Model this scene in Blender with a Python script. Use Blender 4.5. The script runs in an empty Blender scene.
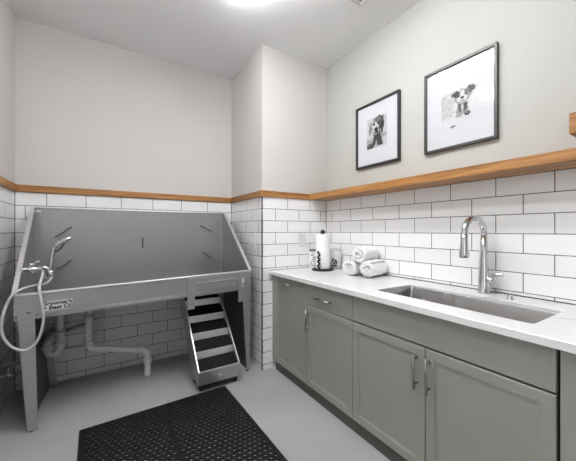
import bpy, bmesh, math, random
from mathutils import Vector, Matrix
random.seed(7)
S = bpy.context.scene
COL = S.collection
PI = math.pi

# ------------------------------------------------------------------ room measures (metres)
XL, XW, YB, YF, C = -0.557, 1.864, 2.934, -1.75, 2.80
XC, YC = 1.153, 2.230                   # the boxed-out corner
ZT, ZB = 1.544, 1.493                   # oak band, top and bottom
ZC = 0.852                              # worktop
ROW, TW = 0.1034, 0.2532                # tile course and length

# ------------------------------------------------------------------ materials
def mat(name, col, rough=0.5, metal=0.0, **kw):
    m = bpy.data.materials.new(name); m.use_nodes = True
    b = m.node_tree.nodes['Principled BSDF']
    b.inputs['Base Color'].default_value = (*col, 1)
    b.inputs['Roughness'].default_value = rough
    b.inputs['Metallic'].default_value = metal
    for k, v in kw.items():
        b.inputs[k.replace('_', ' ')].default_value = v
    return m

def nodes(m):
    return m.node_tree.nodes, m.node_tree.links, m.node_tree.nodes['Principled BSDF']

def add_noise(m, scale=(30, 30, 30), amount=0.08, bump=0.0, detail=4, dist=0.002, rough_amt=0.0, wide=(0.3, 0.7)):
    n, l, b = nodes(m)
    tc = n.new('ShaderNodeTexCoord'); mp = n.new('ShaderNodeMapping'); mp.inputs['Scale'].default_value = scale
    tx = n.new('ShaderNodeTexNoise'); tx.inputs['Scale'].default_value = 1; tx.inputs['Detail'].default_value = detail
    l.new(tc.outputs['Object'], mp.inputs['Vector']); l.new(mp.outputs['Vector'], tx.inputs['Vector'])
    if amount:
        base = b.inputs['Base Color'].default_value[:3]
        rp = n.new('ShaderNodeValToRGB')
        rp.color_ramp.elements[0].position, rp.color_ramp.elements[1].position = wide
        rp.color_ramp.elements[0].color = (*[c * (1 - amount) for c in base], 1)
        rp.color_ramp.elements[1].color = (*[min(1, c * (1 + amount)) for c in base], 1)
        l.new(tx.outputs['Fac'], rp.inputs['Fac']); l.new(rp.outputs['Color'], b.inputs['Base Color'])
    if rough_amt:
        r = b.inputs['Roughness'].default_value
        mr = n.new('ShaderNodeMapRange'); mr.inputs['To Min'].default_value = r - rough_amt; mr.inputs['To Max'].default_value = r + rough_amt
        l.new(tx.outputs['Fac'], mr.inputs['Value']); l.new(mr.outputs['Result'], b.inputs['Roughness'])
    if bump:
        bp = n.new('ShaderNodeBump'); bp.inputs['Strength'].default_value = bump; bp.inputs['Distance'].default_value = dist
        l.new(tx.outputs['Fac'], bp.inputs['Height']); l.new(bp.outputs['Normal'], b.inputs['Normal'])
    return m

def tile_mat(name, axis, seam):
    """white 4 x 10 in subway tile with charcoal joints on a wall that runs along `axis`"""
    m = mat(name, (0.8, 0.8, 0.8), 0.22); n, l, b = nodes(m)
    tc = n.new('ShaderNodeTexCoord'); sp = n.new('ShaderNodeSeparateXYZ'); l.new(tc.outputs['Object'], sp.inputs[0])
    ax = n.new('ShaderNodeMath'); ax.operation = 'SUBTRACT'; ax.inputs[1].default_value = seam - 40 * TW
    az = n.new('ShaderNodeMath'); az.operation = 'SUBTRACT'; az.inputs[1].default_value = ZB - 20 * ROW
    l.new(sp.outputs[axis], ax.inputs[0]); l.new(sp.outputs['Z'], az.inputs[0])
    cb = n.new('ShaderNodeCombineXYZ'); l.new(ax.outputs[0], cb.inputs['X']); l.new(az.outputs[0], cb.inputs['Y'])
    bk = n.new('ShaderNodeTexBrick'); bk.offset = 0.5; bk.offset_frequency = 2; bk.squash = 1
    bk.inputs['Scale'].default_value = 1; bk.inputs['Brick Width'].default_value = TW; bk.inputs['Row Height'].default_value = ROW
    bk.inputs['Mortar Size'].default_value = 0.0021; bk.inputs['Mortar Smooth'].default_value = 0.1; bk.inputs['Bias'].default_value = 0
    bk.inputs['Color1'].default_value = (0.88, 0.88, 0.878, 1); bk.inputs['Color2'].default_value = (0.85, 0.85, 0.848, 1)
    bk.inputs['Mortar'].default_value = (0.035, 0.035, 0.037, 1)
    l.new(cb.outputs[0], bk.inputs['Vector']); l.new(bk.outputs['Color'], b.inputs['Base Color'])
    mr = n.new('ShaderNodeMapRange'); mr.inputs['To Min'].default_value = 0.2; mr.inputs['To Max'].default_value = 0.9
    l.new(bk.outputs['Fac'], mr.inputs['Value']); l.new(mr.outputs['Result'], b.inputs['Roughness'])
    iv = n.new('ShaderNodeMath'); iv.operation = 'SUBTRACT'; iv.inputs[0].default_value = 1; l.new(bk.outputs['Fac'], iv.inputs[1])
    bp = n.new('ShaderNodeBump'); bp.inputs['Strength'].default_value = 0.4; bp.inputs['Distance'].default_value = 0.002
    l.new(iv.outputs[0], bp.inputs['Height']); l.new(bp.outputs['Normal'], b.inputs['Normal'])
    return m

def wood_mat(name, axis):
    m = mat(name, (0.4, 0.2, 0.07), 0.42); n, l, b = nodes(m)
    tc = n.new('ShaderNodeTexCoord'); mp = n.new('ShaderNodeMapping')
    sc = [150, 150, 150]; sc['XYZ'.index(axis)] = 5
    mp.inputs['Scale'].default_value = sc
    t1 = n.new('ShaderNodeTexNoise'); t1.inputs['Scale'].default_value = 1; t1.inputs['Detail'].default_value = 5; t1.inputs['Roughness'].default_value = 0.6
    l.new(tc.outputs['Object'], mp.inputs['Vector']); l.new(mp.outputs['Vector'], t1.inputs['Vector'])
    mp2 = n.new('ShaderNodeMapping'); sc2 = [26, 26, 26]; sc2['XYZ'.index(axis)] = 1.6; mp2.inputs['Scale'].default_value = sc2
    t2 = n.new('ShaderNodeTexNoise'); t2.inputs['Scale'].default_value = 1; t2.inputs['Detail'].default_value = 3; t2.inputs['Distortion'].default_value = 0.6
    l.new(tc.outputs['Object'], mp2.inputs['Vector']); l.new(mp2.outputs['Vector'], t2.inputs['Vector'])
    mx = n.new('ShaderNodeMath'); mx.operation = 'ADD'; l.new(t1.outputs['Fac'], mx.inputs[0]); l.new(t2.outputs['Fac'], mx.inputs[1])
    hf = n.new('ShaderNodeMath'); hf.operation = 'MULTIPLY'; hf.inputs[1].default_value = 0.5; l.new(mx.outputs[0], hf.inputs[0])
    rp = n.new('ShaderNodeValToRGB'); e = rp.color_ramp.elements
    e[0].position, e[1].position = 0.34, 0.66
    e[0].color = (0.16, 0.062, 0.014, 1); e[1].color = (0.54, 0.28, 0.092, 1)
    k = e.new(0.5); k.color = (0.36, 0.163, 0.046, 1)
    l.new(hf.outputs[0], rp.inputs['Fac']); l.new(rp.outputs['Color'], b.inputs['Base Color'])
    bp = n.new('ShaderNodeBump'); bp.inputs['Strength'].default_value = 0.15; bp.inputs['Distance'].default_value = 0.001
    l.new(t1.outputs['Fac'], bp.inputs['Height']); l.new(bp.outputs['Normal'], b.inputs['Normal'])
    return m

M = {}
M['paint'] = add_noise(mat('greige_paint', (0.60, 0.573, 0.553), 0.75), (90, 90, 90), 0.012, 0.22, 3, 0.002)
M['paint_half_dimmed'] = add_noise(mat('greige_half_dimmed', (0.55, 0.535, 0.515), 0.75), (90, 90, 90), 0.012, 0.22, 3, 0.002)  # same wall paint, darkened on the chase front to offset strong lamp light
M['paint_dimmed'] = add_noise(mat('greige_dimmed', (0.44, 0.438, 0.408), 0.75), (90, 90, 90), 0.012, 0.22, 3, 0.002)  # same wall paint, darkest copy, evens out the lamp's glare on the right wall
M['ceil'] = add_noise(mat('ceiling_paint', (0.86, 0.87, 0.885), 0.85), (80, 80, 80), 0.02, 0.3, 3, 0.003)
M['floor'] = add_noise(mat('floor_concrete', (0.385, 0.389, 0.390), 0.5), (3.0, 3.0, 3.0), 0.06, 0, 6)
M['tile_back'] = tile_mat('tile_back', 'X', 0.1353)
M['tile_chase'] = tile_mat('tile_chase_front', 'X', 1.412)
M['tile_side'] = tile_mat('tile_chase_side', 'Y', 2.30)
M['tile_right'] = tile_mat('tile_right', 'Y', 0.503)
M['tile_left'] = tile_mat('tile_left', 'Y', 2.80)
M['edge'] = mat('dark_edge_strip', (0.05, 0.05, 0.052), 0.5, 0.3)
M['wood_x'] = wood_mat('oak_along_x', 'X'); M['wood_y'] = wood_mat('oak_along_y', 'Y')
M['caulk'] = mat('dark_caulk', (0.05, 0.05, 0.05), 0.8)
M['steel'] = add_noise(mat('brushed_steel', (0.45, 0.45, 0.452), 0.36, 0.95), (6, 6, 260), 0.05, 0.03, 3, 0.0006, 0.05)
M['steel_front'] = add_noise(mat('satin_steel', (0.48, 0.48, 0.483), 0.42, 0.9), (4, 200, 200), 0.05, 0.03, 3, 0.0006, 0.05)
M['steel_bright'] = mat('polished_steel_edge', (0.80, 0.80, 0.80), 0.28, 0.8)
M['steel_dark'] = mat('mill_steel_gauge', (0.16, 0.16, 0.165), 0.5, 0.7)
M['bowl'] = add_noise(mat('sink_steel', (0.36, 0.36, 0.362), 0.26, 0.95), (120, 8, 8), 0.05, 0.03, 3, 0.0006, 0.05)
M['chrome'] = mat('chrome', (0.62, 0.62, 0.63), 0.16, 1.0)
M['nickel'] = mat('brushed_nickel', (0.36, 0.36, 0.355), 0.28, 1.0)
M['hose'] = mat('grey_hose', (0.50, 0.50, 0.50), 0.35, 0.1)
M['black'] = mat('black_plastic', (0.012, 0.012, 0.012), 0.35)
M['rubber'] = add_noise(mat('black_rubber', (0.010, 0.010, 0.0105), 0.6, Specular_IOR_Level=0.25), (300, 300, 300), 0.3, 0.2)
M['grip'] = add_noise(mat('grip_rubber', (0.010, 0.010, 0.0105), 0.75, Specular_IOR_Level=0.2), (260, 260, 260), 0.5, 0.7, 3, 0.002)
M['cab'] = add_noise(mat('sage_grey_cabinet', (0.305, 0.308, 0.272), 0.42), (8, 8, 8), 0.02)
M['toe'] = mat('shaded_toe_kick', (0.085, 0.08, 0.07), 0.6)  # colour darkened to carry the shade under the cabinet doors
M['gap'] = mat('cabinet_shadow_carcass', (0.02, 0.02, 0.02), 0.8)
M['pvc'] = mat('white_pvc', (0.76, 0.76, 0.74), 0.4)
M['pvc_grey'] = mat('grey_pipe', (0.25, 0.25, 0.25), 0.5)
M['white'] = mat('white_plastic', (0.78, 0.78, 0.77), 0.35)
M['plate'] = mat('wall_plate_white', (0.72, 0.72, 0.71), 0.35)
M['plate_slot'] = mat('socket_slot', (0.08, 0.08, 0.08), 0.5)
M['towel'] = add_noise(mat('white_terry', (0.87, 0.87, 0.865), 0.95), (420, 420, 420), 0.06, 0.8, 2, 0.004)
M['paper'] = add_noise(mat('paper_towel', (0.87, 0.87, 0.87), 0.9), (120, 120, 120), 0.02, 0.3, 2, 0.002)
M['frame_black'] = mat('black_frame', (0.02, 0.02, 0.021), 0.4)
M['frame_grey'] = mat('charcoal_frame', (0.055, 0.053, 0.05), 0.35, 0.2)
M['matboard'] = mat('white_mat_board', (0.63, 0.63, 0.665), 0.8)
for i, g in enumerate((0.012, 0.05, 0.14, 0.30, 0.36, 0.50, 0.61)):
    M['g%d' % i] = add_noise(mat('photo_grey_%d' % i, (g, g, g), 0.7), (160, 160, 160), 0.35 if g < 0.6 else 0.1, 0, 3)
M['sticker_white'] = mat('sticker_white', (0.75, 0.75, 0.75), 0.4)
M['sticker_black'] = mat('sticker_black', (0.015, 0.015, 0.015), 0.4)
M['vent'] = mat('vent_white', (0.80, 0.80, 0.80), 0.5)
M['dark'] = mat('vent_dark', (0.03, 0.03, 0.03), 0.9)
M['housing'] = mat('lamp_housing', (0.75, 0.75, 0.75), 0.5)

def quartz():
    m = mat('white_quartz', (0.80, 0.80, 0.79), 0.2); n, l, b = nodes(m)
    tc = n.new('ShaderNodeTexCoord')
    t = n.new('ShaderNodeTexNoise'); t.inputs['Scale'].default_value = 160; t.inputs['Detail'].default_value = 3
    t2 = n.new('ShaderNodeTexNoise'); t2.inputs['Scale'].default_value = 2.3; t2.inputs['Detail'].default_value = 6; t2.inputs['Distortion'].default_value = 1.5
    l.new(tc.outputs['Object'], t.inputs['Vector']); l.new(tc.outputs['Object'], t2.inputs['Vector'])
    r1 = n.new('ShaderNodeValToRGB'); r1.color_ramp.elements[0].position = 0.3; r1.color_ramp.elements[1].position = 0.5
    r1.color_ramp.elements[0].color = (0.72, 0.72, 0.715, 1); r1.color_ramp.elements[1].color = (0.77, 0.77, 0.765, 1)
    l.new(t.outputs['Fac'], r1.inputs['Fac'])
    r2 = n.new('ShaderNodeValToRGB'); e = r2.color_ramp.elements
    e[0].position = 0.485; e[1].position = 0.515; e[0].color = (1, 1, 1, 1); e[1].color = (1, 1, 1, 1)
    k = e.new(0.5); k.color = (0.95, 0.95, 0.95, 1)
    l.new(t2.outputs['Fac'], r2.inputs['Fac'])
    mx = n.new('ShaderNodeMix'); mx.data_type = 'RGBA'; mx.blend_type = 'MULTIPLY'; mx.inputs[0].default_value = 1
    l.new(r1.outputs['Color'], mx.inputs[6]); l.new(r2.outputs['Color'], mx.inputs[7]); l.new(mx.outputs[2], b.inputs['Base Color'])
    return m
M['quartz'] = quartz()
M['vein'] = mat('quartz_vein', (0.36, 0.36, 0.36), 0.25)

def glass(name, tint=(1, 1, 1), rough=0.02):
    m = bpy.data.materials.new(name); m.use_nodes = True; n = m.node_tree.nodes; l = m.node_tree.links
    n.remove(n['Principled BSDF'])
    tr = n.new('ShaderNodeBsdfTransparent'); tr.inputs[0].default_value = (*tint, 1)
    gl = n.new('ShaderNodeBsdfGlossy'); gl.inputs['Roughness'].default_value = rough
    fr = n.new('ShaderNodeFresnel'); fr.inputs['IOR'].default_value = 1.5
    ge = n.new('ShaderNodeNewGeometry'); mr = n.new('ShaderNodeMapRange'); mr.inputs['To Min'].default_value = 1.5; mr.inputs['To Max'].default_value = 1 / 1.5
    l.new(ge.outputs['Backfacing'], mr.inputs['Value']); l.new(mr.outputs['Result'], fr.inputs['IOR'])
    mx = n.new('ShaderNodeMixShader'); l.new(fr.outputs[0], mx.inputs[0]); l.new(tr.outputs[0], mx.inputs[1]); l.new(gl.outputs[0], mx.inputs[2])
    l.new(mx.outputs[0], n['Material Output'].inputs[0]); return m
M['glass'] = glass('picture_glass', (1, 1, 1), 0.05)
M['jar_glass'] = glass('jar_glass', (0.93, 0.94, 0.94), 0.02)

def emit(name, col, s):
    m = mat(name, (0.8, 0.8, 0.8), 0.5); n, l, b = nodes(m)
    b.inputs['Emission Color'].default_value = (*col, 1); b.inputs['Emission Strength'].default_value = s
    return m
M['lamp'] = emit('lamp_diffuser', (0.975, 0.985, 1.0), 17.0)
M['lamp_fill'] = emit('fill_lamp_diffuser', (0.975, 0.985, 1.0), 10.0)

# ------------------------------------------------------------------ mesh builder
class MB:
    def __init__(s): s.bm = bmesh.new(); s.mi = 0
    def face(s, pts, mi=None):
        f = s.bm.faces.new([s.bm.verts.new(p) for p in pts]); f.material_index = s.mi if mi is None else mi; return f
    def _mark(s, verts):
        for v in verts:
            for f in v.link_faces: f.material_index = s.mi
    def box(s, x0, x1, y0, y1, z0, z1, bev=0.0, seg=2):
        vs = [s.bm.verts.new((x, y, z)) for x in (x0, x1) for y in (y0, y1) for z in (z0, z1)]
        fs = [s.bm.faces.new([vs[i] for i in q]) for q in ((0, 1, 3, 2), (4, 6, 7, 5), (0, 4, 5, 1), (2, 3, 7, 6), (0, 2, 6, 4), (1, 5, 7, 3))]
        for f in fs: f.material_index = s.mi
        if bev:
            es = list({e for f in fs for e in f.edges})
            r = bmesh.ops.bevel(s.bm, geom=es, offset=bev, segments=seg, affect='EDGES', profile=0.5)
            for f in r['faces']: f.material_index = s.mi
        return s
    def prism(s, pts, vec):
        """closed polygon `pts` (3-D) pushed along `vec`"""
        vec = Vector(vec); a = [s.bm.verts.new(p) for p in pts]; b = [s.bm.verts.new(Vector(p) + vec) for p in pts]; n = len(pts)
        fs = [s.bm.faces.new(a[::-1]), s.bm.faces.new(b)]
        for i in range(n): fs.append(s.bm.faces.new((a[i], a[(i + 1) % n], b[(i + 1) % n], b[i])))
        for f in fs: f.material_index = s.mi
        return s
    def sweep(s, path, rad, n=12, cap=True, closed=False):
        P = [Vector(p) for p in path]; rs = rad if isinstance(rad, (list, tuple)) else [rad] * len(P)
        rings = []; up = None
        for i, p in enumerate(P):
            if closed: t = P[(i + 1) % len(P)] - P[i - 1]
            else: t = (P[min(i + 1, len(P) - 1)] - P[max(i - 1, 0)])
            t.normalize()
            if up is None:
                up = Vector((0, 0, 1)) if abs(t.z) < 0.9 else Vector((1, 0, 0))
            a = (up - t * up.dot(t)).normalized(); up = a; b = t.cross(a)
            rings.append([s.bm.verts.new(p + (a * math.cos(q) + b * math.sin(q)) * rs[i]) for q in [2 * PI * k / n for k in range(n)]])
        m = len(rings)
        for i in range(m if closed else m - 1):
            A, B = rings[i], rings[(i + 1) % m]
            for k in range(n):
                f = s.bm.faces.new((A[k], A[(k + 1) % n], B[(k + 1) % n], B[k])); f.material_index = s.mi; f.smooth = True
        if cap and not closed:
            for r in (rings[0][::-1], rings[-1]):
                f = s.bm.faces.new(r); f.material_index = s.mi
        return s
    def lathe(s, c, prof, axis='Z', n=24, sq=1.0):
        """profile [(r, h)...] spun about an axis through c"""
        c = Vector(c); rings = []
        for r, h in prof:
            ring = []
            for k in range(n):
                q = 2 * PI * k / n; u, v = r * math.cos(q), r * math.sin(q) * sq
                o = {'Z': (u, v, h), 'X': (h, u, v), 'Y': (v, h, u)}[axis]
                ring.append(s.bm.verts.new(c + Vector(o)))
            rings.append(ring)
        for A, B in zip(rings, rings[1:]):
            for k in range(n):
                f = s.bm.faces.new((A[k], A[(k + 1) % n], B[(k + 1) % n], B[k])); f.material_index = s.mi; f.smooth = True
        for ring, flip in ((rings[0], True), (rings[-1], False)):
            f = s.bm.faces.new(ring[::-1] if flip else ring); f.material_index = s.mi
        return s
    def ball(s, c, r, sx=1, sy=1, sz=1, n=16):
        res = bmesh.ops.create_uvsphere(s.bm, u_segments=n, v_segments=max(6, n // 2), radius=r)
        for v in res['verts']: v.co = Vector((v.co.x * sx, v.co.y * sy, v.co.z * sz)) + Vector(c)
        for v in res['verts']:
            for f in v.link_faces: f.smooth = True; f.material_index = s.mi
        return s
    def build(s, name, m, parent=None, centre=False):
        bm = s.bm
        bmesh.ops.recalc_face_normals(bm, faces=bm.faces)
        me = bpy.data.meshes.new(name); o = bpy.data.objects.new(name, me)
        if centre:
            xs = [v.co for v in bm.verts]
            mid = Vector(((min(v.x for v in xs) + max(v.x for v in xs)) / 2, (min(v.y for v in xs) + max(v.y for v in xs)) / 2, min(v.z for v in xs)))
            for v in bm.verts: v.co -= mid
            o.location = mid
        bm.to_mesh(me); bm.free()
        for k in (m if isinstance(m, (list, tuple)) else [m]): me.materials.append(M[k] if isinstance(k, str) else k)
        COL.objects.link(o)
        if parent is not None:
            o.parent = parent; off = Vector(parent.location); q = parent.parent
            while q is not None: off += Vector(q.location); q = q.parent
            o.location = Vector(o.location) - off
        return o

def thing(name, label, cat, loc, group=None):
    o = bpy.data.objects.new(name, None); COL.objects.link(o); o.location = loc; o.empty_display_size = 0.1
    return tag(o, label, cat, group)
def tag(o, label, cat, group=None):
    o['label'] = label; o['category'] = cat
    if group: o['group'] = group
    return o
def struct(name, mb, m):
    o = mb.build(name, m); o['kind'] = 'structure'; return o
def smooth_path(pts, k=6, closed=False):
    """Catmull-Rom through pts"""
    P = [Vector(p) for p in pts]; out = []; n = len(P)
    for i in range(n if closed else n - 1):
        p0 = P[i - 1] if (i > 0 or closed) else P[0] * 2 - P[1]
        p1 = P[i]; p2 = P[(i + 1) % n]
        p3 = P[(i + 2) % n] if (i + 2 < n or closed) else P[-1] * 2 - P[-2]
        for j in range(k):
            t = j / k
            out.append(0.5 * ((2 * p1) + (p2 - p0) * t + (2 * p0 - 5 * p1 + 4 * p2 - p3) * t * t + (3 * p1 - p0 - 3 * p2 + p3) * t ** 3))
    if not closed: out.append(P[-1])
    return out

# ------------------------------------------------------------------ the setting
T = 0.1
struct('floor', MB().box(XL - T, XW + T, YF - T, YB + T, -0.1, 0), 'floor')
struct('ceiling', MB().box(XL - T, XW + T, YF - T, YB + T, C, C + 0.1), 'ceil')
def wall(name, tile, paint, x0, x1, y0, y1):
    w = MB(); w.box(x0, x1, y0, y1, 0, ZB + 0.02); w.mi = 1; w.box(x0, x1, y0, y1, ZB + 0.02, C)
    return struct(name, w, [tile, paint])
wall('wall_back', 'tile_back', 'paint', XL - T, XW + T, YB, YB + T)
wall('wall_right', 'tile_right', 'paint_dimmed', XW, XW + T, YF, YB)
WY0, WY1, WZ0, WZ1 = -1.55, -0.25, 0.55, 2.35        # unseen window added in the left wall, behind the camera, for fill light
w = MB(); w.box(XL - T, XL, WY1, YB, 0, ZB + .02); w.box(XL - T, XL, YF, WY0, 0, ZB + .02); w.box(XL - T, XL, WY0, WY1, 0, WZ0)
w.mi = 1; w.box(XL - T, XL, WY1, YB, ZB + .02, C); w.box(XL - T, XL, YF, WY0, ZB + .02, C); w.box(XL - T, XL, WY0, WY1, WZ1, C)
struct('wall_left', w, ['tile_left', 'paint'])
struct('wall_front', MB().box(XL - T, XW + T, YF - T, YF, 0, C), 'paint')
w = MB()
for a in ((WY0, WY1, WZ0, WZ0 + .05), (WY0, WY1, WZ1 - .05, WZ1), (WY0, WY0 + .05, WZ0 + .05, WZ1 - .05), (WY1 - .05, WY1, WZ0 + .05, WZ1 - .05), ((WY0 + WY1) / 2 - .025, (WY0 + WY1) / 2 + .025, WZ0 + .05, WZ1 - .05)):
    w.box(XL - .07, XL - .02, *a)
wn = struct('fill_window_1', w, 'white')
MB().box(XL - .048, XL - .044, WY0 + .04, WY1 - .04, WZ0 + .04, WZ1 - .04).build('pane', 'glass', wn)
w = MB()
def quad_wall(mi, z0, z1, a, b): w.face([(a[0], a[1], z0), (b[0], b[1], z0), (b[0], b[1], z1), (a[0], a[1], z1)], mi)
zm = ZB + 0.02
quad_wall(0, 0, zm, (XC, YB), (XC, YC)); quad_wall(1, 0, zm, (XC, YC), (XW, YC))
quad_wall(2, zm, C, (XC, YB), (XC, YC)); quad_wall(3, zm, C, (XC, YC), (XW, YC))
quad_wall(2, 0, C, (XW, YC), (XW, YB)); quad_wall(2, 0, C, (XW, YB), (XC, YB))
struct('wall_chase', w, ['tile_side', 'tile_chase', 'paint', 'paint_half_dimmed'])
# oak band round the room and the deeper ledge on the right
tr = 0.016
struct('trim_1', MB().box(XL, XC, YB - tr, YB, ZB, ZT, 0.002), 'wood_x')
struct('trim_2', MB().box(XC - tr, XC, YC - tr, YB - tr, ZB, ZT, 0.002), 'wood_y')
struct('trim_3', MB().box(XC, XW, YC - tr, YC, ZB, ZT, 0.002), 'wood_x')
struct('trim_4', MB().box(XL, XL + tr, WY1 + .03, YB - tr, ZB, ZT, 0.002), 'wood_y')
struct('trim_5', MB().box(1.653, XW, YF, YC - tr, ZB, ZT, 0.002), 'wood_y')
struct('trim_6', MB().box(XC - 0.004, XC + 0.004, YC - 0.004, YC + 0.004, 0, ZB), 'edge')
g = MB(); g.box(XL, XL + 0.003, YB - 0.003, YB, 0, ZB); g.box(XC - 0.003, XC, YB - 0.003, YB, 0, ZB); g.box(XW - 0.003, XW, YC - 0.003, YC, ZC + 0.001, ZB)
struct('trim_7', g, 'caulk')
g = MB(); g.box(XW - .004, XW, -.30, YC - .004, ZC, ZC + .0045); g.box(1.222, XW - .004, YC - .004, YC, ZC, ZC + .003)
struct('trim_8', g, 'caulk')

# ------------------------------------------------------------------ ceiling lights, vent
def lamp(y0, y1, xc, key, label):
    t = thing('ceiling_light', label, 'ceiling light', (xc, (y0 + y1) / 2, C - 0.085))
    MB().box(xc - 0.062, xc + 0.062, y0, y1, C - 0.03, C, 0.003).build('housing', 'housing', t)
    d = MB(); prof = [(-0.07, C - 0.022), (-0.07, C - 0.05), (-0.052, C - 0.078), (0, C - 0.085), (0.052, C - 0.078), (0.07, C - 0.05), (0.07, C - 0.022)]
    d.prism([(xc + a, y0 + 0.008, z) for a, z in prof], (0, y1 - y0 - 0.016, 0)); d.build('diffuser', key, t)
    for y in (y0, y1 - 0.008): MB().prism([(xc + a * 1.04, y, z - (0.002 if z < C - 0.03 else 0)) for a, z in prof], (0, 0.008, 0)).build('end_cap', key, t)
    return t
lamp(0.54, 1.752, 0.765, 'lamp', 'white strip light on the ceiling, its lens end at the top edge')
lamp(0.40, 1.62, -0.02, 'lamp_fill', 'unseen white strip light added for fill on the ceiling above the left of the room')  # extra lamp, added out of view to brighten the room
v = thing('ceiling_vent', 'white slatted air vent in the ceiling near the right wall', 'vent', (1.39, 1.34, C - 0.012))
vx0, vx1, vy0, vy1 = 1.235, 1.54, 1.17, 1.475
f = MB()
for a in ((vx0, vx1, vy0, vy0 + .012), (vx0, vx1, vy1 - .012, vy1), (vx0, vx0 + .012, vy0 + .012, vy1 - .012), (vx1 - .012, vx1, vy0 + .012, vy1 - .012)): f.box(*a, C - 0.012, C - 0.0005, 0.002)
f.build('frame', 'vent', v)
MB().box(vx0 + .012, vx1 - .012, vy0 + .012, vy1 - .012, C - 0.0025, C - 0.0005).build('backing', 'dark', v)
for k in range(10):
    y = vy0 + .030 + k * .0275
    MB().prism([(vx0 + .012, y + .006, C - .0115), (vx0 + .012, y + .0075, C - .0115), (vx0 + .012, y - .0045, C - .003), (vx0 + .012, y - .006, C - .003)], (vx1 - vx0 - .024, 0, 0)).build('slat', 'vent', v)

# ------------------------------------------------------------------ dog wash tub
TL, TR, TY, TYB, RIM, TOP, APB = -0.440, 1.050, 2.252, 2.888, 0.858, 1.368, 0.735
t = thing('dog_wash_tub', 'large stainless steel dog wash tub with high back and sloped sides against the back wall', 'dog wash tub', ((TL + TR) / 2, 2.57, 0))
bp = MB(); bp.box(TL, TR, TYB, TYB + 0.006, 0.70, TOP)
bp.box(TL, TR, TYB - 0.004, TYB + 0.030, TOP - 0.002, TOP + 0.008, 0.003)
bp.build('back_panel', 'steel', t)
for x, lean in ((TL, .013), (TR, 0)):
    s = MB(); s.prism([(x - .003 - lean * .2, TYB, 0.70), (x - .003 - lean * .2, TYB, TOP), (x - .003 - lean * .2, TYB - .03, TOP), (x - .003 + lean, TY + .004, RIM), (x - .003 + lean, TY + .004, 0.70)], (0.006, 0, 0))
    sp = s.build('side_panel', 'steel', t)
    h = MB(); d = Vector((0, TY - (TYB - .03), RIM - TOP)).normalized(); nrm = Vector((0, d.z, -d.y)); nrm = nrm if nrm.z > 0 else -nrm
    p0, p1 = Vector((x - .012 - lean * .2, TYB - .03, TOP + .004)), Vector((x - .012 + lean, TY + .002, RIM + .004))
    h.prism([p0 - nrm * .006, p0 + nrm * .006, p1 + nrm * .006, p1 - nrm * .006], (0.024, 0, 0)); h.build('hem', 'steel_bright', sp)
MB().box(TL + .016, TR - .003, TY + .004, TYB, 0.70, 0.712).build('basin_floor', 'steel', t)
# joint flange in the corners of the basin
for x in (TR - 0.030,):
    MB().box(x - .0015, x + .0015, TYB - .004, TYB, 0.712, TOP - .01).build('corner_seam', 'steel_bright', t)
ap = MB().box(TL + .014, TR + .006, TY - .006, TY + .004, APB, RIM - 0.006, 0.001).build('apron', 'steel_front', t)
MB().box(TL + .008, TR + .008, TY - .012, TY + .016, RIM - .008, RIM + .005, 0.005, 3).build('rim', 'steel_bright', t)
# the removable door in the apron, between two channels
dp = MB(); dp.box(0.585, 0.935, TY - .012, TY - .006, APB + .012, RIM - .012, .001); dp.box(0.585, 0.935, TY - .02, TY - .012, APB + .062, APB + .072, .002)
dp.build('door_panel', 'steel_front', t)
MB().box(0.530, 0.584, TY - .022, TY - .006, 0.612, RIM - .009, .002).build('door_channel', 'steel_front', t)
MB().box(0.936, 0.998, TY - .022, TY - .006, 0.612, RIM - .009, .002).build('door_channel', 'steel_front', t)
# legs: front plates, rear plates, gable sheets between
def leg(pts, y, dy, m='steel_front', rake=0.055):
    return MB().prism([(x, y + (APB - z) * rake, z) for x, z in pts], (0, dy, 0)).build('leg', m, t)
leg([(-.412, APB), (-.336, APB), (-.331, .004), (-.378, .004)], TY - .008, .01)
leg([(.975, APB), (1.054, APB), (1.060, .004), (1.035, .004)], TY - .008, .01)
leg([(-.41, .70), (-.365, .70), (-.298, .004), (-.352, .004)], 2.86, .012, rake=0)
leg([(.985, .70), (1.04, .70), (1.045, .004), (1.00, .004)], 2.86, .012, rake=0)
s = MB(); s.prism([(-.418, TY + .004, .70), (-.382, TY + .043, .004), (-.350, 2.86, .004), (-.405, 2.86, .70)], (.004, 0, 0)); s.build('end_sheet', 'steel_dark', t)
s = MB(); s.prism([(1.045, TY + .002, .70), (1.050, TY + .043, .004), (1.035, 2.86, .004), (1.035, 2.86, .70)], (.004, 0, 0)); s.build('end_sheet', 'steel_dark', t)
for x, y in ((-.362, TY + .045), (1.045, TY + .045)):
    MB().lathe((x, y, 0), [(.016, 0), (.016, .006), (.008, .008), (.008, .02)], n=12).build('foot', 'black', t)
# tether loops on the back wall of the tub, an overflow slot
for (xa, za, xb, zb) in ((-.31, 1.155, -.215, 1.225), (-.30, .905, -.215, .962), (.815, 1.245, .915, 1.195), (.835, .98, .915, .925)):
    y = TYB - .028
    MB().sweep(smooth_path([(xa, TYB, za), (xa + .004, y, za), ((xa + xb) / 2, y - .006, (za + zb) / 2 - .004), (xb - .004, y, zb), (xb, TYB, zb)], 5), .0055, 8).build('tether_loop', 'steel_dark', t)
MB().box(.294, .304, TYB - .003, TYB, 1.045, 1.135, .001).build('overflow_slot', 'dark', t)
MB().box(-.446, -.40, TYB - .006, TYB, TOP - .032, TOP - .012, .001).build('corner_tab', 'steel_bright', t)
lt = MB(); lt.box(.962, .985, TY - .029, TY - .022, .765, .80, .002); lt.box(.964, .978, TY - .027, TY - .022, .735, .75, .001)
lt.build('latch', 'sticker_white', t)
MB().box(-.372, -.355, TY - .010, TY - .006, .742, .748).build('slot', 'dark', t)

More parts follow.
